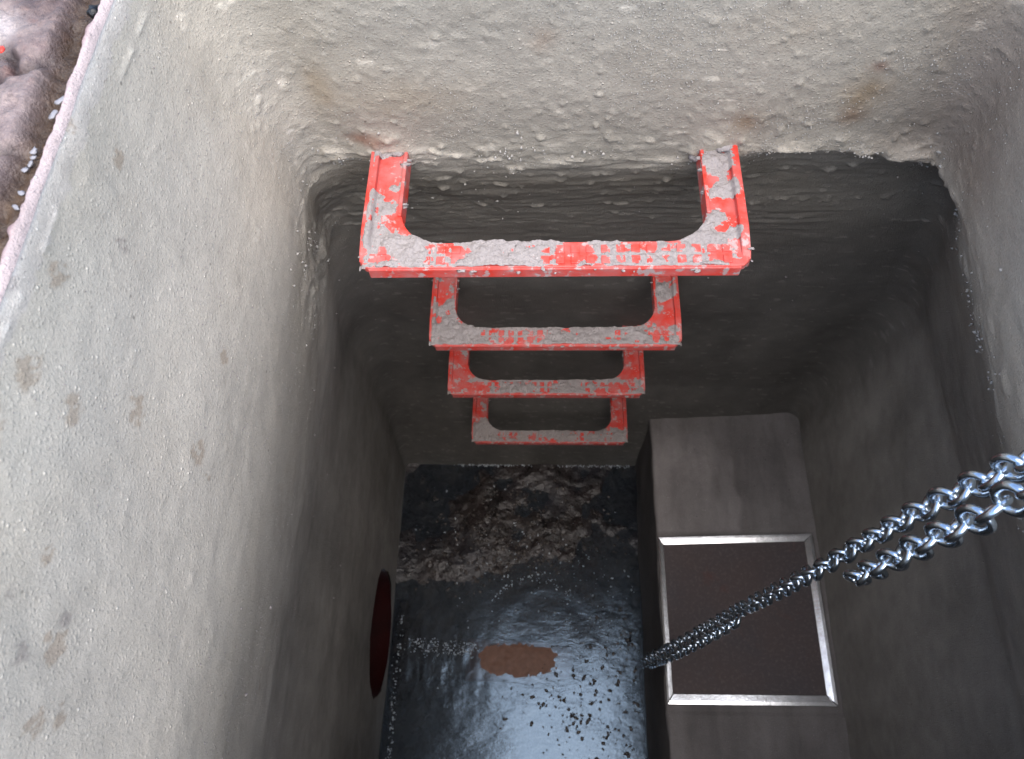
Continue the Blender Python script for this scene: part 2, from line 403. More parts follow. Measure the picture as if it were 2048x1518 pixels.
# sun-blown white edge painted along the top of the left wall
edge = np.exp(-((H-GH)/(.007+.004*fbm(P, 60, 3, 451)))**2)
T *= (1+edge*.55*wL)[..., None]
T *= (1+.38*wL*(1-sm(.5, .7, H))+.2*wL*sm(.5, .7, H))[..., None]*np.array([1, 1, .97])  # stronger light on the left wall painted into the tint
T *= (1+.30*wR*(1-sm(.50, .56, H)))[..., None]  # extra light on the right neck wall painted into the tint
T *= (1+sm(.55, .75, H)*(.30*fbm(P*np.array([11, 11, 2.5]), 1, 4, 471)+.16*fbm(P, 45, 3, 473)))[..., None]
gm = sm(.5, .9, H)[..., None]; gl_ = T.mean(-1, keepdims=True); T = T*(1-gm*.8)+gl_*np.array([.98, 1.0, 1.06])*gm*.8  # bluish cast of the shaded depths painted in
T *= (1-.12*wL*sm(.55, .9, H))[..., None]  # more painted shade on the lower left wall
T = np.clip(T, .05, 1.9)
T[..., 2] = np.where(edge*wL > .02, T[..., 2]*1.05, T[..., 2])
keep_all = np.ones((NRW-1, NC), bool)
# pipe mouth through the left wall
PY, PH, PR = .264, 1.736, .143
inp = (np.hypot(Y-PY, H-PH) < PR-.007+.010*fbm(P, 22, 3, 451)) & (X < 0) & (np.broadcast_to(side[None, :], H.shape) == 3)
ii = np.arange(NRW-1)[:, None]*NC; jj = np.arange(NC)[None, :]; j2 = (jj+1) % NC
Q = np.stack([ii+jj, ii+NC+jj, ii+NC+j2, ii+j2], -1)
hole = inp[:-1] & inp[1:] & np.roll(inp, -1, 1)[:-1] & np.roll(inp, -1, 1)[1:]
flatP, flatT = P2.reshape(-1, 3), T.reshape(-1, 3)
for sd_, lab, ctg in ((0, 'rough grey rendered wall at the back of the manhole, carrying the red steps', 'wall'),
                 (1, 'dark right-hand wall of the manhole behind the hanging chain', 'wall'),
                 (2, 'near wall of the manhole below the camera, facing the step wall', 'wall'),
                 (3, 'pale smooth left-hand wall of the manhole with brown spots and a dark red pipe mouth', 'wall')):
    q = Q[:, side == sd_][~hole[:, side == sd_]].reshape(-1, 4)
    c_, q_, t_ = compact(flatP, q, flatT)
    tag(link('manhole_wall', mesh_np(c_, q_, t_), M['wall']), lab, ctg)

# coarse sand grains and mortar crumbs stuck to the render
def grains(name, n, sel, rf, mat, label, seed):
    rg = np.random.RandomState(seed); w_ = sel.reshape(-1); idx = rg.choice(len(w_), n, p=w_/w_.sum())
    c0 = P2.reshape(-1, 3)[idx]+rg.normal(0, .0008, (n, 3)); nn = N.reshape(-1, 3)[idx]; r_ = rf(rg, n)
    octa = np.array([(1,0,0),(0,1,0),(-1,0,0),(0,-1,0),(0,0,1),(0,0,-1)], float)
    v = octa[None]*(1+rg.normal(0, .28, (n, 6, 1)))*r_[:, None, None]*np.array([1, 1, 1])
    a = rg.rand(n)*6.28; ca, sa = np.cos(a)[:, None], np.sin(a)[:, None]
    v = np.stack([v[..., 0]*ca-v[..., 1]*sa, v[..., 0]*sa+v[..., 1]*ca, v[..., 2]], -1)
    v = v+(c0+nn*r_[:, None]*.25)[:, None, :]
    f = np.array([(0,1,4),(1,2,4),(2,3,4),(3,0,4),(1,0,5),(2,1,5),(3,2,5),(0,3,5)])
    fq = (f[None]+np.arange(n)[:, None, None]*6).reshape(-1, 3)
    me = bpy.data.meshes.new('mesh'); me.vertices.add(n*6); me.vertices.foreach_set('co', v.astype(np.float32).ravel())
    me.loops.add(len(fq)*3); me.polygons.add(len(fq)); me.loops.foreach_set('vertex_index', fq.astype(np.int32).ravel())
    me.polygons.foreach_set('loop_start', np.arange(0, len(fq)*3, 3, dtype=np.int32)); me.polygons.foreach_set('loop_total', np.full(len(fq), 3, dtype=np.int32))
    me.update(calc_edges=True); me.validate()
    tag(link(name, me, mat), label, kind='stuff')
clus = np.clip(.25+fbm(P, 14, 3, 461), .02, 1)
selB = wB*(H < .50)*(H > .30)*clus*(1+.8*sm(-.05, .15, X)); grains('sand_grains', 5200, selB, lambda g, n: .00035+.0004*g.rand(n)**2, M['grain'], 'coarse sand grains standing out of the step wall render', 5)
selE = (wB*np.exp(-((H-hedge)/.022)**2)+wR*np.exp(-((H-.54)/.05)**2)*.7+lc*.5)*np.clip(fbm(P, 45, 3, 463)+.05, 0, 1); grains('mortar_crumbs', 950, selE, lambda g, n: .0005+.0015*g.rand(n)**4, M['grain'], 'pale mortar crumbs clinging below the neck of the manhole', 6)
selL = wL*(H < .75)*clus; grains('sand_specks', 2600, selL, lambda g, n: .0003+.0003*g.rand(n)**2, M['crust'], 'pale sand specks on the left wall render', 7)
selC = ((wB+wR+wL*.6)*(H > .55)*(H < 1.3)); grains('splash_specks', 260, selC, lambda g, n: .0005+.0012*g.rand(n)**3, M['crust'], 'small pale mortar splashes on the dark lower walls', 8)

# ------------------------------------------------------------------ rim and ground round the opening
top = P2[0, :, :2]; tn = N[0, :, :2]/np.linalg.norm(N[0, :, :2], axis=1, keepdims=True)
def ring_pts(d): return top-tn*d
ZG = FLOOR-GH
rim_d = np.array([-.0005, .0, .0012, .0022, .0032, .0042, .0050, .0056, .0060])
rim_z = np.array([-.003, .0005, .0022, .0030, .0030, .0022, .0005, -.004, -.009])
rim_z[0] = -.001
RP = []; RT = []
for d, z in zip(rim_d, rim_z):
    p = ring_pts(d*1.0)
    pp = V3(p[:, 0], p[:, 1], np.full(len(p), ZG+z))
    nz = fbm(pp, 55, 3, 501); nz2 = fbm(pp, 160, 3, 503)
    pp[:, 2] += (nz*.0022+nz2*.0014)*(d > 0); pp[:, :2] -= tn*((nz*.0022+nz2*.001)*(d > .004))[:, None]
    RP.append(pp)
    k_ = np.clip(.5+nz*1.6+nz2*.8, 0, 1)[:, None]*sm(.001, .006, d)
    RT.append((1-k_)*np.array([.92, .90, .90])+k_*np.array([.38, .22, .235]))
RP = np.array(RP); RT = np.array(RT)
def ring_mesh(RP, RT):
    nr, nc = RP.shape[:2]; i_ = np.arange(nr-1)[:, None]*nc; j_ = np.arange(nc)[None, :]; k_ = (j_+1) % nc
    q = np.stack([i_+j_, i_+k_, i_+nc+k_, i_+nc+j_], -1).reshape(-1, 4)
    return mesh_np(RP.reshape(-1, 3), q, RT.reshape(-1, 3))
tag(link('manhole_rim', ring_mesh(RP, RT), M['rim']), 'pinkish white mortar rim round the top of the manhole', 'rim')

gd = np.concatenate([np.arange(.0045, .075, .0013), np.array([.08, .09, .105, .125, .15, .19, .25, .35, .5, .8, 1.3, 2.2, 4, 8, 16, 30])])
GP = []; GT = []
cxy = np.array([.05, .08])
rad = top-cxy; rad /= np.linalg.norm(rad, axis=1, keepdims=True)
for d in gd:
    if d < .08: p = ring_pts(d)
    else:
        t = min(1, (d-.08)/.4); p = ring_pts(.08)+( -tn*(1-t)+rad*t)*(d-.08)
    pp = V3(p[:, 0], p[:, 1], np.full(len(p), ZG))
    a = fbm(pp, 18, 4, 601); b = fbm(pp, 70, 4, 603)
    gut = 1-sm(.020, .028, d+.006*a+.003*b)                    # soil-filled gutter beside the rim
    near = 1-sm(.1, .3, d)
    crack = np.exp(-((fbm(pp, 13, 3, 607)+.02)/.035)**2)*(1-gut)*near
    pp[:, 2] += (-.010*gut+.005*a*(1-gut)+.0028*b*(1+.8*gut)+.0016*fbm(pp, 210, 2, 609)-.005*crack)*near-.002*(1-near)
    GP.append(pp)
    st_ = np.clip(.5+a*1.6, 0, 1)[:, None]
    pav = (1-st_)*np.array([.215, .16, .145])+st_*np.array([.37, .305, .285])
    wh = np.exp(-((pp[:, 0]+.300)/.012)**2-((pp[:, 1]-.350)/.012)**2)[:, None]
    pav = pav*(1-wh*.8)+np.array([.95, .92, .88])*wh*.8
    rd = np.clip(fbm(pp, 60, 3, 611)-.25, 0, 1)[:, None]*1.5
    pav = pav*(1-rd)+np.array([.28, .10, .06])*rd
    soil = np.array([.10, .066, .038])*(1+.5*b[:, None])
    g = gut[:, None]; c_ = soil*g+pav*(1-g); c_ = c_*(1-.7*crack[:, None])
    GT.append(np.clip(c_*.75, .015, 1))
tag(link('ground', ring_mesh(np.array(GP), np.array(GT)), M['ground']), 'wet pinkish brown paving with a soil-filled joint beside the manhole rim', kind='structure')

def blob(r, seed, sc=(1, 1, 1), rough=.35, sub=2):
    bm = bmesh.new(); bmesh.ops.create_icosphere(bm, subdivisions=sub, radius=1)
    v = np.array([x.co[:] for x in bm.verts]); d = 1+rough*fbm(v, 1.4, 3, seed)
    for x, k_ in zip(bm.verts, d): x.co = Vector((x.co.x*k_*sc[0]*r, x.co.y*k_*sc[1]*r, x.co.z*k_*sc[2]*r))
    me = bpy.data.meshes.new('mesh'); bm.to_mesh(me); bm.free()
    me.polygons.foreach_set('use_smooth', [True]*len(me.polygons)); return me
def on_ground(px, py, dz=0):
    r = ray(px, py); h = GH+.008-dz; return r*(h/-r[2])+np.array([0, 0, FLOOR])
for i, (px, py, r, el) in enumerate(((122,200,.0022,1.7),(107,228,.0022,1.5),(68,300,.0020,1.3),(60,328,.0018,1.4),(50,340,.0020,1),(42,385,.0018,1.8),(32,415,.0015,1.9),(66,315,.0015,1))):
    me = blob(r*.72, 700+i, (el, 1, .4), 1.3, 2)
    o = link('pale_chip', me, M['chip']); o.location = on_ground(px, py, .001); o.rotation_euler = (0, 0, R(50+i*17))
    tag(o, 'small pale chip lying in the brown soil joint beside the rim', 'chip', 'pale chips in the soil joint')
o = link('soil_clod', blob(.0045, 790, (1, 1, .6), .6, 3), M['sludge']); o.location = on_ground(190, 22, .003)
tag(o, 'dark crumbly soil clod in the joint at the top of the left wall', 'soil clod')
o = link('red_fragment', blob(.0018, 795, (1, 1.4, .5), .5, 2), M['chipred']); o.location = on_ground(3, 98, .011)
tag(o, 'tiny bright red plastic fragment on the wet paving', 'fragment')

# ------------------------------------------------------------------ step irons
WD = .300
def u_outline(W, p, lw, td, ri, n=9, root=.02):
    """plan of the step: x across, y from front edge (0) to past the wall"""
    h = W/2; y1 = p+root; pts = [(-h+.009, 0), (h-.009, 0), (h-.0045, .0012), (h-.0012, .0045), (h, .009), (h, y1), (h-lw, y1), (h-lw, td+ri)]
    for i in range(1, n):
        a = i/n*math.pi/2; pts.append((h-lw-ri+ri*math.cos(a), td+ri-ri*math.sin(a)))
    pts += [(h-lw-ri, td), (-h+lw+ri, td)]
    for i in range(1, n):
        a = i/n*math.pi/2; pts.append((-h+lw+ri-ri*math.sin(a), td+ri-ri*math.cos(a)))
    pts += [(-h+lw, td+ri), (-h+lw, y1), (-h, y1), (-h, .009), (-h+.0012, .0045), (-h+.0045, .0012)]
    return pts
LW, TD, RI = .0285, .0240, .032
def make_step(k, x, y, h, p, tiltx, tiltz, cover, seed, label):
    root = empty('step_iron', (x, y, FLOOR-h), (R(tiltx), 0, R(tiltz)))
    tag(root, label, 'step iron', 'step irons set in the back wall')
    mb = MB()
    mb.prism(u_outline(WD, p, LW, TD, RI), -.007, 0)
    o = link('frame', mb.mesh(), M['red'], root); bevel(o, .0012)
    hW = WD/2
    for s in (-1, 1):                                     # raised outer rib of each leg, sloping down at the tread corner
        a, b = (hW-.0058, hW+.0012)
        poly = [(.007, -.012), (p+.02, -.016), (p+.02, .006), (.034, .006), (.013, .0022), (.007, -.001)]
        mb = MB(); n = len(poly); xs = (s*a, s*b) if s > 0 else (s*b, s*a)
        v = [(xs[0], q[0], q[1]) for q in poly]+[(xs[1], q[0], q[1]) for q in poly]
        mb.add(v, [tuple(range(n)), tuple(range(2*n-1, n-1, -1))]+[(i, n+i, n+(i+1) % n, (i+1) % n) for i in range(n)])
        bevel(link('side_rib', mb.mesh(), M['red'], root), .0011)
        mb = MB(); xi = sorted((s*(hW-LW-.0004), s*(hW-LW+.0028)))  # inner web of the leg
        mb.box(xi[0], xi[1], TD+RI*.8, p+.02, -.016, .0022)
        bevel(link('inner_web', mb.mesh(), M['red'], root), .0009)
    mb = MB(); mb.box(-hW+.0065, hW-.0065, -.0008, .0032, -.0125, -.0012)
    bevel(link('front_lip', mb.mesh(), M['red'], root), .0011)
    mb = MB(); rs = random.Random(seed)
    n = 24; pitch = (WD-.022)/n
    for i in range(n):
        for j in (0, 1):
            cx = -WD/2+.011+pitch*(i+.5); cy = .0065+j*.0100; q = .0034
            mb.box(cx-q, cx+q, cy-q*1.05, cy+q*1.05, -.001, .0013)
    bevel(link('tread_studs', mb.mesh(), M['red'], root), .0004, 1)
    # dried mortar lying on the upper surfaces
    st = .0008; xs = np.arange(-WD/2-.001, WD/2+.0012, st); ys = np.arange(.0006, p+.006, st)
    GX, GY = np.meshgrid(xs, ys)
    ax = np.abs(GX)
    rr = np.hypot(np.maximum(0, ax-(WD/2-LW-RI))*0+ax-(WD/2-LW-RI), GY-(TD+RI))
    inside = (GY < TD) | (ax > WD/2-LW) | ((ax > WD/2-LW-RI) & (GY < TD+RI) & (rr > RI))
    edge = np.minimum(np.minimum(GY+.002, WD/2+.001-ax), 1)
    onrib = sm(WD/2-.008, WD/2-.005, ax)*sm(.004, .03, GY)
    Pn = V3(GX, GY, np.full_like(GX, seed*.37))
    base = fbm(Pn, 26, 2, seed)*.8+fbm(Pn, 85, 4, seed+3, .6)*.8
    cv = np.full_like(GX, cover[0]+.06)                       # on the tread
    leg = sm(TD, TD+.02, GY)
    cv = cv*(1-leg)+np.where(GX < 0, cover[1], cover[2])*leg
    for (bx, by, br, am) in cover[3]:
        cv = cv+am*np.exp(-((GX-bx)**2+(GY-by)**2)/br**2)
    v_ = base+cv
    lum = np.clip(fbm(Pn, 150, 3, seed+9)+.35, 0, 1)
    z = .0001+.0034*np.clip(v_, -1, 1)+np.clip(v_-.02, 0, .5)*.006*lum
    z = np.minimum(z, .0052+.0015*lum)
    z += onrib*.0062
    z += .0013*fbm(Pn, 210, 3, seed+15)*sm(.0, .3, v_)
    z -= .004*(1-sm(.001, .0035, edge))
    keep = inside & (v_ > -.12)
    kf = keep[:-1, :-1] & keep[1:, :-1] & keep[:-1, 1:] & keep[1:, 1:]
    q = grid_quads(len(ys), len(xs), kf)
    co, q, _ = compact(V3(GX, GY, z).reshape(-1, 3), q)
    link('mortar_crust', mesh_np(co, q), M['crust'], root)
    # lumps where the legs enter the wall and along the front edge
    bm = bmesh.new(); rs = random.Random(seed+50)
    def lump(cx, cy, cz, r):
        m_ = blob(r, rs.randrange(999), (rs.uniform(.8, 2.2), rs.uniform(.7, 1.3), .6), 1.1, 2); n0 = len(bm.verts); bm.from_mesh(m_); bm.verts.ensure_lookup_table()
        for v in bm.verts[n0:]: v.co += Vector((cx, cy, cz))
        bpy.data.meshes.remove(m_)
    for s in (-1, 1):
        for i in range(7): lump(s*(WD/2-LW*rs.random()*1.25+.003), p+rs.uniform(-.004, .008), rs.uniform(-.012, .006), rs.uniform(.003, .0065))
        for i in range(5): lump(s*(WD/2-LW-.0005), rs.uniform(TD+RI, p), rs.uniform(-.004, .002), rs.uniform(.0008, .002))
        for i in range(6): lump(s*(WD/2+.0006), rs.uniform(.0, p), rs.uniform(-.008, .004), rs.uniform(.0006, .0015))
    for i in range(12): lump(rs.uniform(-WD/2+.01, WD/2-.01), rs.choice((-.0014, TD)), rs.uniform(-.006, .0), rs.uniform(.0007, .0018))
    me = bpy.data.meshes.new('mesh'); bm.to_mesh(me); bm.free(); me.polygons.foreach_set('use_smooth', [True]*len(me.polygons))
    link('mortar_lumps', me, M['crust'], root)['kind'] = 'stuff'
    return root
steps = [
 (.001, .3455, .4915, .118, 0, .3, (.12, -.34, -.30, [(-.118,.012,.018,.5),(-.132,.048,.012,.42),(-.137,.068,.01,.3),(-.128,.03,.010,.3),(.134,.075,.012,.5),(.128,.102,.012,.8),(-.145,.07,.006,.3),(.115,.012,.018,-.35),(-.135,.095,.016,-.4)]), 11,
  'topmost and nearest red step iron, widest in view, tread crusted with mortar'),
 (.004, .454, .8055, .124, 0, .2, (.16, .16, .06, [(-.13,.02,.016,.25),(.13,.03,.02,-.4),(-.128,.1,.014,-.6),(-.14,.068,.008,-.6),(.128,.1,.012,-.5)]), 23,
  'second red step iron from the top, between the widest step and the third'),
 (-.008, .515, 1.066, .126, 0, .2, (.22, .10, -.25, [(-.125,.1,.014,-.5),(.125,.05,.02,-.25)]), 37,
  'third red step iron from the top, grey mortar across its tread, above the lowest'),
 (-.003, .570, 1.394, .128, 0, .2, (.20, -.25, -.35, [(-.125,.035,.015,.6),(.135,.098,.02,.3),(-.03,.01,.014,-.4)]), 51,
  'lowest and smallest-looking red step iron, bright red upper legs, just above the flooded floor')]
for k, a in enumerate(steps): make_step(k, *a)

# ------------------------------------------------------------------ concrete bench with framed cover
BX0, BX1, BH = .2185, .545, 1.575
ZB = FLOOR-BH
SLOPE = .150                               # the bench falls towards the channel
def patch(fx, nu, nv, u0, u1, v0, v1):
    U, V = np.meshgrid(np.linspace(u0, u1, nu), np.linspace(v0, v1, nv)); return fx(U, V)
bz = []
us = np.concatenate([np.linspace(0, .33, 60), np.linspace(.333, .345, 6), np.linspace(.35, .70, 130)])   # profile: up the left face, over the edge, across the top
ys = np.linspace(-.46, .72, 330)
prof = []
for u in us:
    if u <= .33: prof.append((BX0-.004*(1-u/.33), u/.33*(ZB-.006)))
    elif u < .349:
        a = (u-.333)/.012*math.pi/2; prof.append((BX0+.006-.006*math.cos(a), ZB-.006+.006*math.sin(a)))
    else: prof.append((BX0+.007+(u-.35)/.35*(BX1-BX0-.007), ZB))
prof = np.array(prof)
BXm = np.broadcast_to(prof[None, :, 0], (len(ys), len(us))); BZm = np.broadcast_to(prof[None, :, 1], BXm.shape); BYm = np.broadcast_to(ys[:, None], BXm.shape)
BP = V3(BXm, BYm, BZm)
dd = .0040*fbm(BP, 9, 4, 801)+.0022*fbm(BP*np.array([60, 14, 12]), 1, 4, 803)+.003*np.clip(fbm(BP, 50, 3, 805)-.25, 0, 1)
topm = sm(ZB-.008, ZB-.001, BZm)
# a skim of mortar towards the back left of the top
skim = topm*sm(-.003, .008, .388+.012*fbm(BP*np.array([0, 1, 0]), 20, 2, 811)-BXm)*sm(.44, .45, BYm)*(1-sm(.60, .70, BYm+BXm*.2-.05+.02*fbm(BP, 30, 3, 813)))
inframe = topm*(BXm > BX0+.004)*(BYm > .105)*(BYm < .445)
BP2 = BP.copy(); BP2[..., 2] += dd*topm*(1-inframe)+.0022*skim-.004*inframe+SLOPE*np.clip(BXm-BX0-.004, 0, 1)*topm; BP2[..., 0] += dd*(1-topm)
BT = np.ones(BP.shape)*(1+.30*fbm(BP, 7, 4, 821)+.34*fbm(BP*np.array([34, 7, 8]), 1, 4, 823))[..., None]
BT *= (.86+.36*skim)[..., None]
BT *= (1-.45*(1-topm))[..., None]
me = mesh_np(BP2.reshape(-1, 3), grid_quads(len(ys), len(us)), BT.reshape(-1, 3))
tag(link('concrete_bench', me, M['block']), 'raised concrete bench along the right side of the manhole floor, holding the steel-framed cover', 'bench')

hc = empty('access_cover', (BX0, .119, ZB+.001), (0, -math.atan(SLOPE), 0)); tag(hc, 'dark brown square cover in a bright steel frame on the concrete bench', 'cover')
FX0, FX1, FY0, FY1 = .0005, .3015, .0, .3150
def rail(pts, sl=0):          # pts: outer a, outer b, inner b, inner a (xy)
    mb = MB(); (ax, ay), (bx, by), (cx, cy), (dx, dy) = pts
    z0, z1, z2 = -.022, .0035, .0058
    f = .35
    m1 = (ax+(dx-ax)*f, ay+(dy-ay)*f); m2 = (bx+(cx-bx)*f, by+(cy-by)*f)
    v = [(ax,ay,z0),(bx,by,z0),(cx,cy,z0),(dx,dy,z0),(ax,ay,z1+sl),(bx,by,z1+sl),(m2[0],m2[1],z1+.0008+sl*.65),(m1[0],m1[1],z1+.0008+sl*.65),(cx,cy,z1-.0003),(dx,dy,z1-.0003)]
    mb.add(v, [(3,2,1,0),(0,1,5,4),(4,5,6,7),(7,6,8,9),(1,2,8,6,5),(2,3,9,8),(3,0,4,7,9)])
    o = link('frame_rail', mb.mesh(), M['steel'], hc); bevel(o, .0008); return o
g = .0004
wl, wr, wf, wb = .0120, .0170, .0185, .0150
rail([(FX0+g, FY0), (FX1-g, FY0), (FX1-wr-g, FY0+wf), (FX0+wl+g, FY0+wf)], 0)
rail([(FX1, FY0+g), (FX1, FY1-g), (FX1-wr, FY1-wb-g), (FX1-wr, FY0+wf+g)], .003)
rail([(FX1-g, FY1), (FX0+g, FY1), (FX0+wl+g, FY1-wb), (FX1-wr-g, FY1-wb)], .0038)
rail([(FX0, FY1-g), (FX0, FY0+g), (FX0+wl, FY0+wf+g), (FX0+wl, FY1-wb-g)], 0)
U, V = np.meshgrid(np.linspace(FX0+.004, FX1-.004, 90), np.linspace(FY0+.004, FY1-.004, 90))
Pp = V3(U, V, np.full_like(U, -.0012)); Pp[..., 2] += .0009*fbm(Pp, 12, 3, 841)
link('cover_plate', mesh_np(Pp.reshape(-1, 3), grid_quads(90, 90)), M['plate'], hc)

# ------------------------------------------------------------------ floor: sludge, water, brick, gravel
xs = np.linspace(-.386, .235, 270); ys = np.linspace(-.49, .73, 480)
SX, SY = np.meshgrid(xs, ys); SP = V3(SX, SY, np.zeros_like(SX))
WZ = .020
hgt = .005+.017*sm(.38, .50, SY-.10*SX)*1.0
hgt += .012*fbm(SP, 7, 3, 901)*sm(.25, .5, SY)+.0065*fbm(SP, 26, 3, 903, .55)*sm(.28, .48, SY)+.004*fbm(SP, 22, 3, 905)
hgt += .010*np.exp(-((SX+.20)/.12)**2-((SY-.43)/.12)**2)+.009*np.exp(-((SX-.02)/.09)**2-((SY-.56)/.07)**2)
hgt -= .012*np.exp(-((SX+.27)/.07)**2-((SY-.67)/.05)**2)+.014*np.exp(-((SX-.19)/.05)**2-((SY-.66)/.07)**2)
hgt -= .012*np.exp(-((SX+.2)/.14)**2-((SY-.22)/.09)**2)
# debris bars on the right and near right
hgt += .013*np.exp(-((SX-.18)/.03)**2-((SY-.25)/.14)**2)*np.clip(.7+1.8*fbm(SP, 60, 3, 907), -.3, 1.5)
hgt += .016*np.exp(-((SX-.06)/.09)**2-((SY-.11)/.035)**2)*np.clip(.3+1.6*fbm(SP, 60, 3, 909), -.2, 1.4)
hgt += .010*np.exp(-((SX+.362)/.012)**2)*np.clip(.6+fbm(SP, 40, 3, 911), 0, 1.5)*(SY < .36)
ST = np.ones(SP.shape)*(1+.3*fbm(SP, 11, 3, 921))[..., None]
warm = np.clip(fbm(SP, 6, 3, 925)+.2, 0, 1)[..., None]; ST = ST*(1-warm*.5)+ST*np.array([1.25, .95, .75])*warm*.5
SP[..., 2] = np.clip(hgt, -.01, .06)
tag(link('floor', mesh_np(SP.reshape(-1, 3), grid_quads(len(ys), len(xs)), ST.reshape(-1, 3)), M['sludge']), 'dark wet sludge and grit covering the manhole floor', kind='structure')
xs = np.linspace(-.386, .235, 200); ys = np.linspace(-.49, .73, 370)
WX, WY = np.meshgrid(xs, ys); WP = V3(WX, WY, np.full_like(WX, WZ))
rp = np.hypot((WX+.32), (WY-.24)*1.3)
WP[..., 2] += .0005*fbm(WP, 12, 3, 941)
WP[..., 2] += .0004*fbm(WP*np.array([60, 30, 1]), 1, 3, 943)*3*np.exp(-(rp/.13)**2)
r2 = np.hypot((WX-.0), (WY-.27)); WP[..., 2] += .0003*np.sin(r2*75+5*fbm(WP, 6, 2, 945))*np.exp(-((r2-.12)/.04)**2)*sm(-.1, .1, WY-.25)
tag(link('water', mesh_np(WP.reshape(-1, 3), grid_quads(len(ys), len(xs))), M['water']), 'shallow murky water with blue-grey sky reflections on the manhole floor', kind='structure')

bu, bv = np.meshgrid(np.linspace(-1, 1, 90), np.linspace(-1, 1, 40))
bp_ = V3(bu*.124, bv*.044, bu*0); sq = .75*(np.abs(bu)**3.2+np.abs(bv)**3.0)
bp_[..., 1] *= (1-.22*sm(.2, 1, bu))*1.08
bp_[..., 2] = .0197-.0090*sq-.0015*sm(.1, 1, bu)+.0016*fbm(bp_, 40, 4, 951)+.0012*fbm(bp_, 140, 2, 953)-.02*sm(.9, 1.1, np.maximum(np.abs(bu), np.abs(bv)))
o = link('brick', mesh_np(bp_.reshape(-1, 3), grid_quads(40, 90)), M['brick']); o.location = (-.070, .228, .0030); o.rotation_euler = (0, 0, R(-1))
tag(o, 'orange-brown worn brick lying half under the murky water', 'brick')

def scatter(name, n, posf, rf, mat, label, seed, sub=1, rough=.5, flat=.6, kind='stuff'):
    rs = random.Random(seed); bm = bmesh.new(); protos = [blob(1, seed+i, (1, 1, flat), rough, sub) for i in range(5)]
    for i in range(n):
        q = posf(rs)
        if q is None: continue
        r = rf(rs); n0 = len(bm.verts); bm.from_mesh(protos[i % 5]); bm.verts.ensure_lookup_table()
        mm = Matrix.Translation(q) @ Matrix.Rotation(rs.random()*6.3, 4, 'Z') @ Matrix.Rotation(rs.uniform(-.5, .5), 4, 'X') @ Matrix.Diagonal((r*rs.uniform(.8, 1.8), r, r, 1))
        for v in bm.verts[n0:]: v.co = mm @ v.co
    me = bpy.data.meshes.new('mesh'); bm.to_mesh(me); bm.free()
    for p_ in protos: bpy.data.meshes.remove(p_)
    return tag(link(name, me, mat), label, kind=kind)
def hg(x, y):
    i = int(np.clip((x+.386)/.621*269, 0, 269)); j = int(np.clip((y+.49)/1.22*479, 0, 479)); return float(SP[j, i, 2])
def gpos(rs):
    if rs.random() < .6: x, y = rs.gauss(-.10, .13), rs.gauss(.48, .10)
    elif rs.random() < .6: x, y = rs.gauss(.16, .04), rs.gauss(.22, .12)
    elif rs.random() < .75:
        x, y = rs.gauss(.09, .075), rs.gauss(.13, .07)
        return None if x > .2 or x < -.3 else (x, y, WZ+.0004)
    else: x, y = rs.gauss(.05, .09), rs.gauss(.10, .04)
    if x < -.36 or x > .205 or y > .69: return None
    z = hg(x, y)
    if z < WZ-.007: return None
    return (x, y, max(z, WZ-.001))
scatter('gravel', 2400, gpos, lambda rs: rs.choice((.0010, .0014, .0018, .0026, .0042)), M['gravel'], 'wet grit and small stones scattered over the sludge', 61)
def fpos(rs):
    c_ = rs.random()
    if c_ < .30: t = rs.random(); x, y = -.325+.15*t+rs.gauss(0, .01), .262-.02*t+rs.gauss(0, .010)
    elif c_ < .45: x = -.365+rs.gauss(0, .004)+.0; y = rs.uniform(.0, .33); x = -.352+rs.gauss(0, .004)
    elif c_ < .55: t = rs.random(); x, y = -.14+.20*t, .365+.055*math.sin(t*3.1)+rs.gauss(0, .006)
    elif c_ < .72: x, y = rs.gauss(.12, .06), rs.gauss(.28, .11)
    else: x, y = rs.gauss(-.08, .14), rs.gauss(.48, .10)  # pale flecks standing in for glints on the upper sludge
    if x > .205 or y > .66: return None
    return (x, y, max(hg(x, y), WZ)+.0005)
scatter('froth_glint', 760, fpos, lambda rs: rs.choice((.0005, .0007, .0010, .0013, .0022)), M['froth_glint'], 'pale foam flecks and painted glints on the murky water and sludge', 67, flat=.4)
# silt edge where the water meets the back wall, its glints made as pale crumbs
def epos(rs):
    x = rs.uniform(-.25, .2); return (x, .702+rs.gauss(0, .002), WZ+.004+rs.random()*.003)
scatter('silt_glint_line', 260, epos, lambda rs: rs.uniform(.0008, .002), M['froth_glint'], 'pale silt line with painted glints where the floor meets the back wall', 71)

# ------------------------------------------------------------------ pipe in the left wall
pr = empty('drain_pipe', (-.372, PY, FLOOR-PH)); tag(pr, 'dark red pipe mouth low in the left wall, opening onto the water', 'pipe')
def tube(r0, r1, x0, x1, n=64):
    mb = MB(); v = []
    for x, r in ((x0, r0), (x1, r0), (x1, r1), (x0, r1)):
        v += [(x, r*math.cos(2*math.pi*i/n), r*math.sin(2*math.pi*i/n)) for i in range(n)]
    f = []
    for k in range(4):
        for i in range(n): f.append((k*n+i, k*n+(i+1) % n, ((k+1) % 4)*n+(i+1) % n, ((k+1) % 4)*n+i))
    mb.add(v, f); return mb.mesh(True)
o = link('pipe_barrel', tube(PR, PR-.008, -.60, -.001), M['pipe'], pr)
mb = MB(); mb.prism([(-.60, -.16), (-.59, -.16), (-.59, .16), (-.60, .16)], -.16, .16); link('pipe_end', mb.mesh(), M['pipe'], pr)

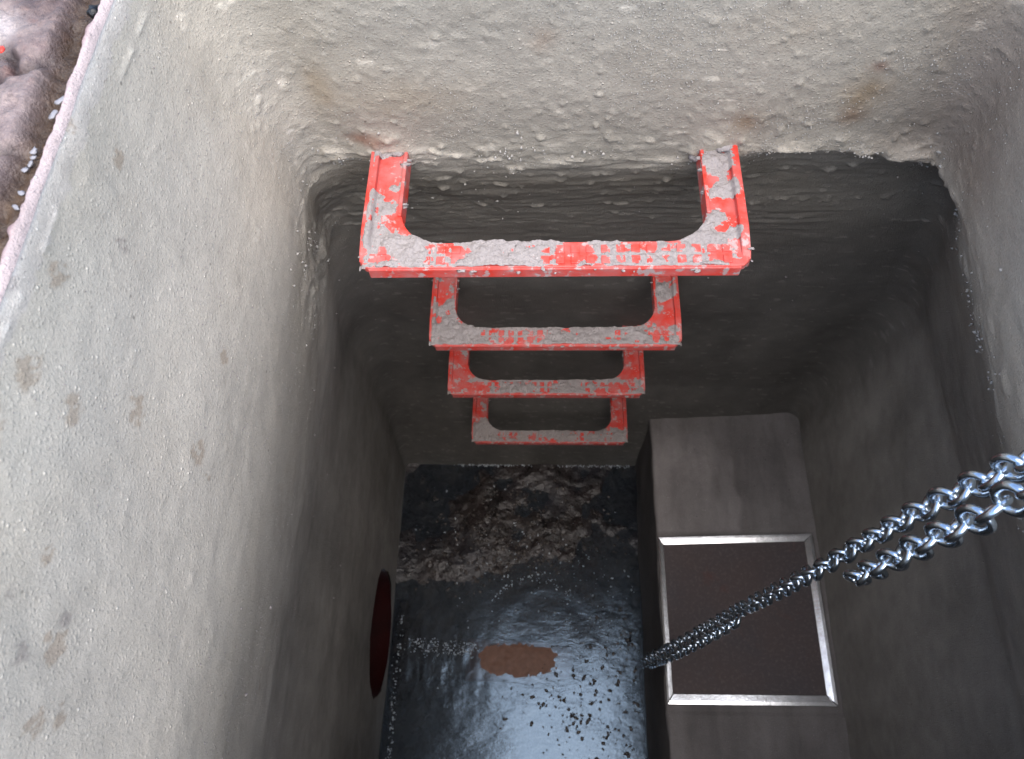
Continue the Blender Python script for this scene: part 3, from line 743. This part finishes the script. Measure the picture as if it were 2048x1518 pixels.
# ------------------------------------------------------------------ chains
def link_mesh(pitch, wire, width, nm=20, nw=10):
    a = pitch/2-0*wire; rad = (width-wire)/2; Ls = max(.0005, (pitch+2*wire*.5-width+wire*.0)/2+.0006)
    path = []
    n = 8
    for i in range(n+1): t = -math.pi/2+math.pi*i/n; path.append((Ls+rad*math.cos(t)*1.0, rad*math.sin(t)))
    for i in range(n+1): t = math.pi/2+math.pi*i/n; path.append((-Ls+rad*math.cos(t), rad*math.sin(t)))
    mb = MB(); v = []; N_ = len(path)
    for i, (x, y) in enumerate(path):
        x2, y2 = path[(i+1) % N_]; x0, y0 = path[i-1]; tx, ty = x2-x0, y2-y0; l = math.hypot(tx, ty); nx, ny = ty/l, -tx/l
        for j in range(nw):
            b = 2*math.pi*j/nw; v.append((x+nx*math.cos(b)*wire/2, y+ny*math.cos(b)*wire/2, math.sin(b)*wire/2))
    f = [(i*nw+j, ((i+1) % N_)*nw+j, ((i+1) % N_)*nw+(j+1) % nw, i*nw+(j+1) % nw) for i in range(N_) for j in range(nw)]
    mb.add(v, f); return mb.mesh(True)
PITCH, WIRE, WID = .0196, .0052, .0215
LM = link_mesh(PITCH, WIRE, WID)
def chain(path, label, group, roll0=0., seed=1, limit=100):
    """path: polyline; links alternate by 90 degrees along it"""
    pts = [Vector(p) for p in path]; rs = random.Random(seed)
    root = empty('chain', pts[0]); tag(root, label, 'chain', group)
    # resample
    segs = [(pts[i+1]-pts[i]).length for i in range(len(pts)-1)]; L = sum(segs); n = int(L/PITCH)
    def at(s):
        for i, l in enumerate(segs):
            if s <= l or i == len(segs)-1: return pts[i]+(pts[i+1]-pts[i])*(s/l)
            s -= l
    first = None; rest = None
    for k in range(n):
        p = at((k+.5)*PITCH); d = (at((k+1)*PITCH)-at(k*PITCH)).normalized()
        up = Vector((math.cos(roll0+k*.035), math.sin(roll0+k*.035), 0)); z = d.cross(up).normalized(); y = z.cross(d)
        ang = (math.pi/2)*(k % 2)+rs.gauss(0, .10); q = Matrix((d, y, z)).transposed().to_4x4() @ Matrix.Rotation(ang, 4, 'X') @ Matrix.Rotation(rs.gauss(0, .04), 4, 'Z')
        if k == 0:
            o = bpy.data.objects.new('link', LM); 
            if not LM.materials: LM.materials.append(M['zinc'])
        else: o = first.copy()
        if first is None: first = o
        C.objects.link(o); o.parent = root
        o.matrix_local = Matrix.Translation(p-pts[0]) @ q
    return root
def at(px, py, h, dx=0, dy=0):
    r = ray(px, py); p = r*(h/-r[2]); return (p[0]+dx, p[1]+dy, FLOOR-h)
main = [(.345, .150, FLOOR-GH+.006), (.318, .153, FLOOR-GH+.006), (.296, .157, FLOOR-.290), (.283, .159, FLOOR-.33), at(2048, 924, .395), at(1975, 960, .436), at(1853, 1015, .512), at(1721, 1089, .64), at(1640, 1137, .735), at(1540, 1190, .925), at(1470, 1225, 1.13), at(1400, 1262, 1.36), at(1285, 1322, 1.70)]
chain(main, 'long galvanised chain hanging down past the framed cover to the floor', 'galvanised chains hanging on the right', .6, 1)
loose = [(.350, .138, FLOOR-GH+.006), (.322, .140, FLOOR-GH+.006), (.300, .142, FLOOR-.290), (.288, .143, FLOOR-.33), at(2048, 985, .385), at(1960, 1035, .43), at(1850, 1086, .50), at(1760, 1132, .575), at(1693, 1166, .66)]
chain(loose, 'short loose chain end hanging beside the upper part of the long chain', 'galvanised chains hanging on the right', .3, 2)
ret = [at(1478, 1240, 1.03), at(1430, 1268, 1.13), at(1375, 1296, 1.27), at(1325, 1318, 1.45), at(1292, 1330, 1.66)]
chain(ret, 'lower doubled strand of chain hanging in front of the cover, ending by the bench edge', 'galvanised chains hanging on the right', 1.2, 3)
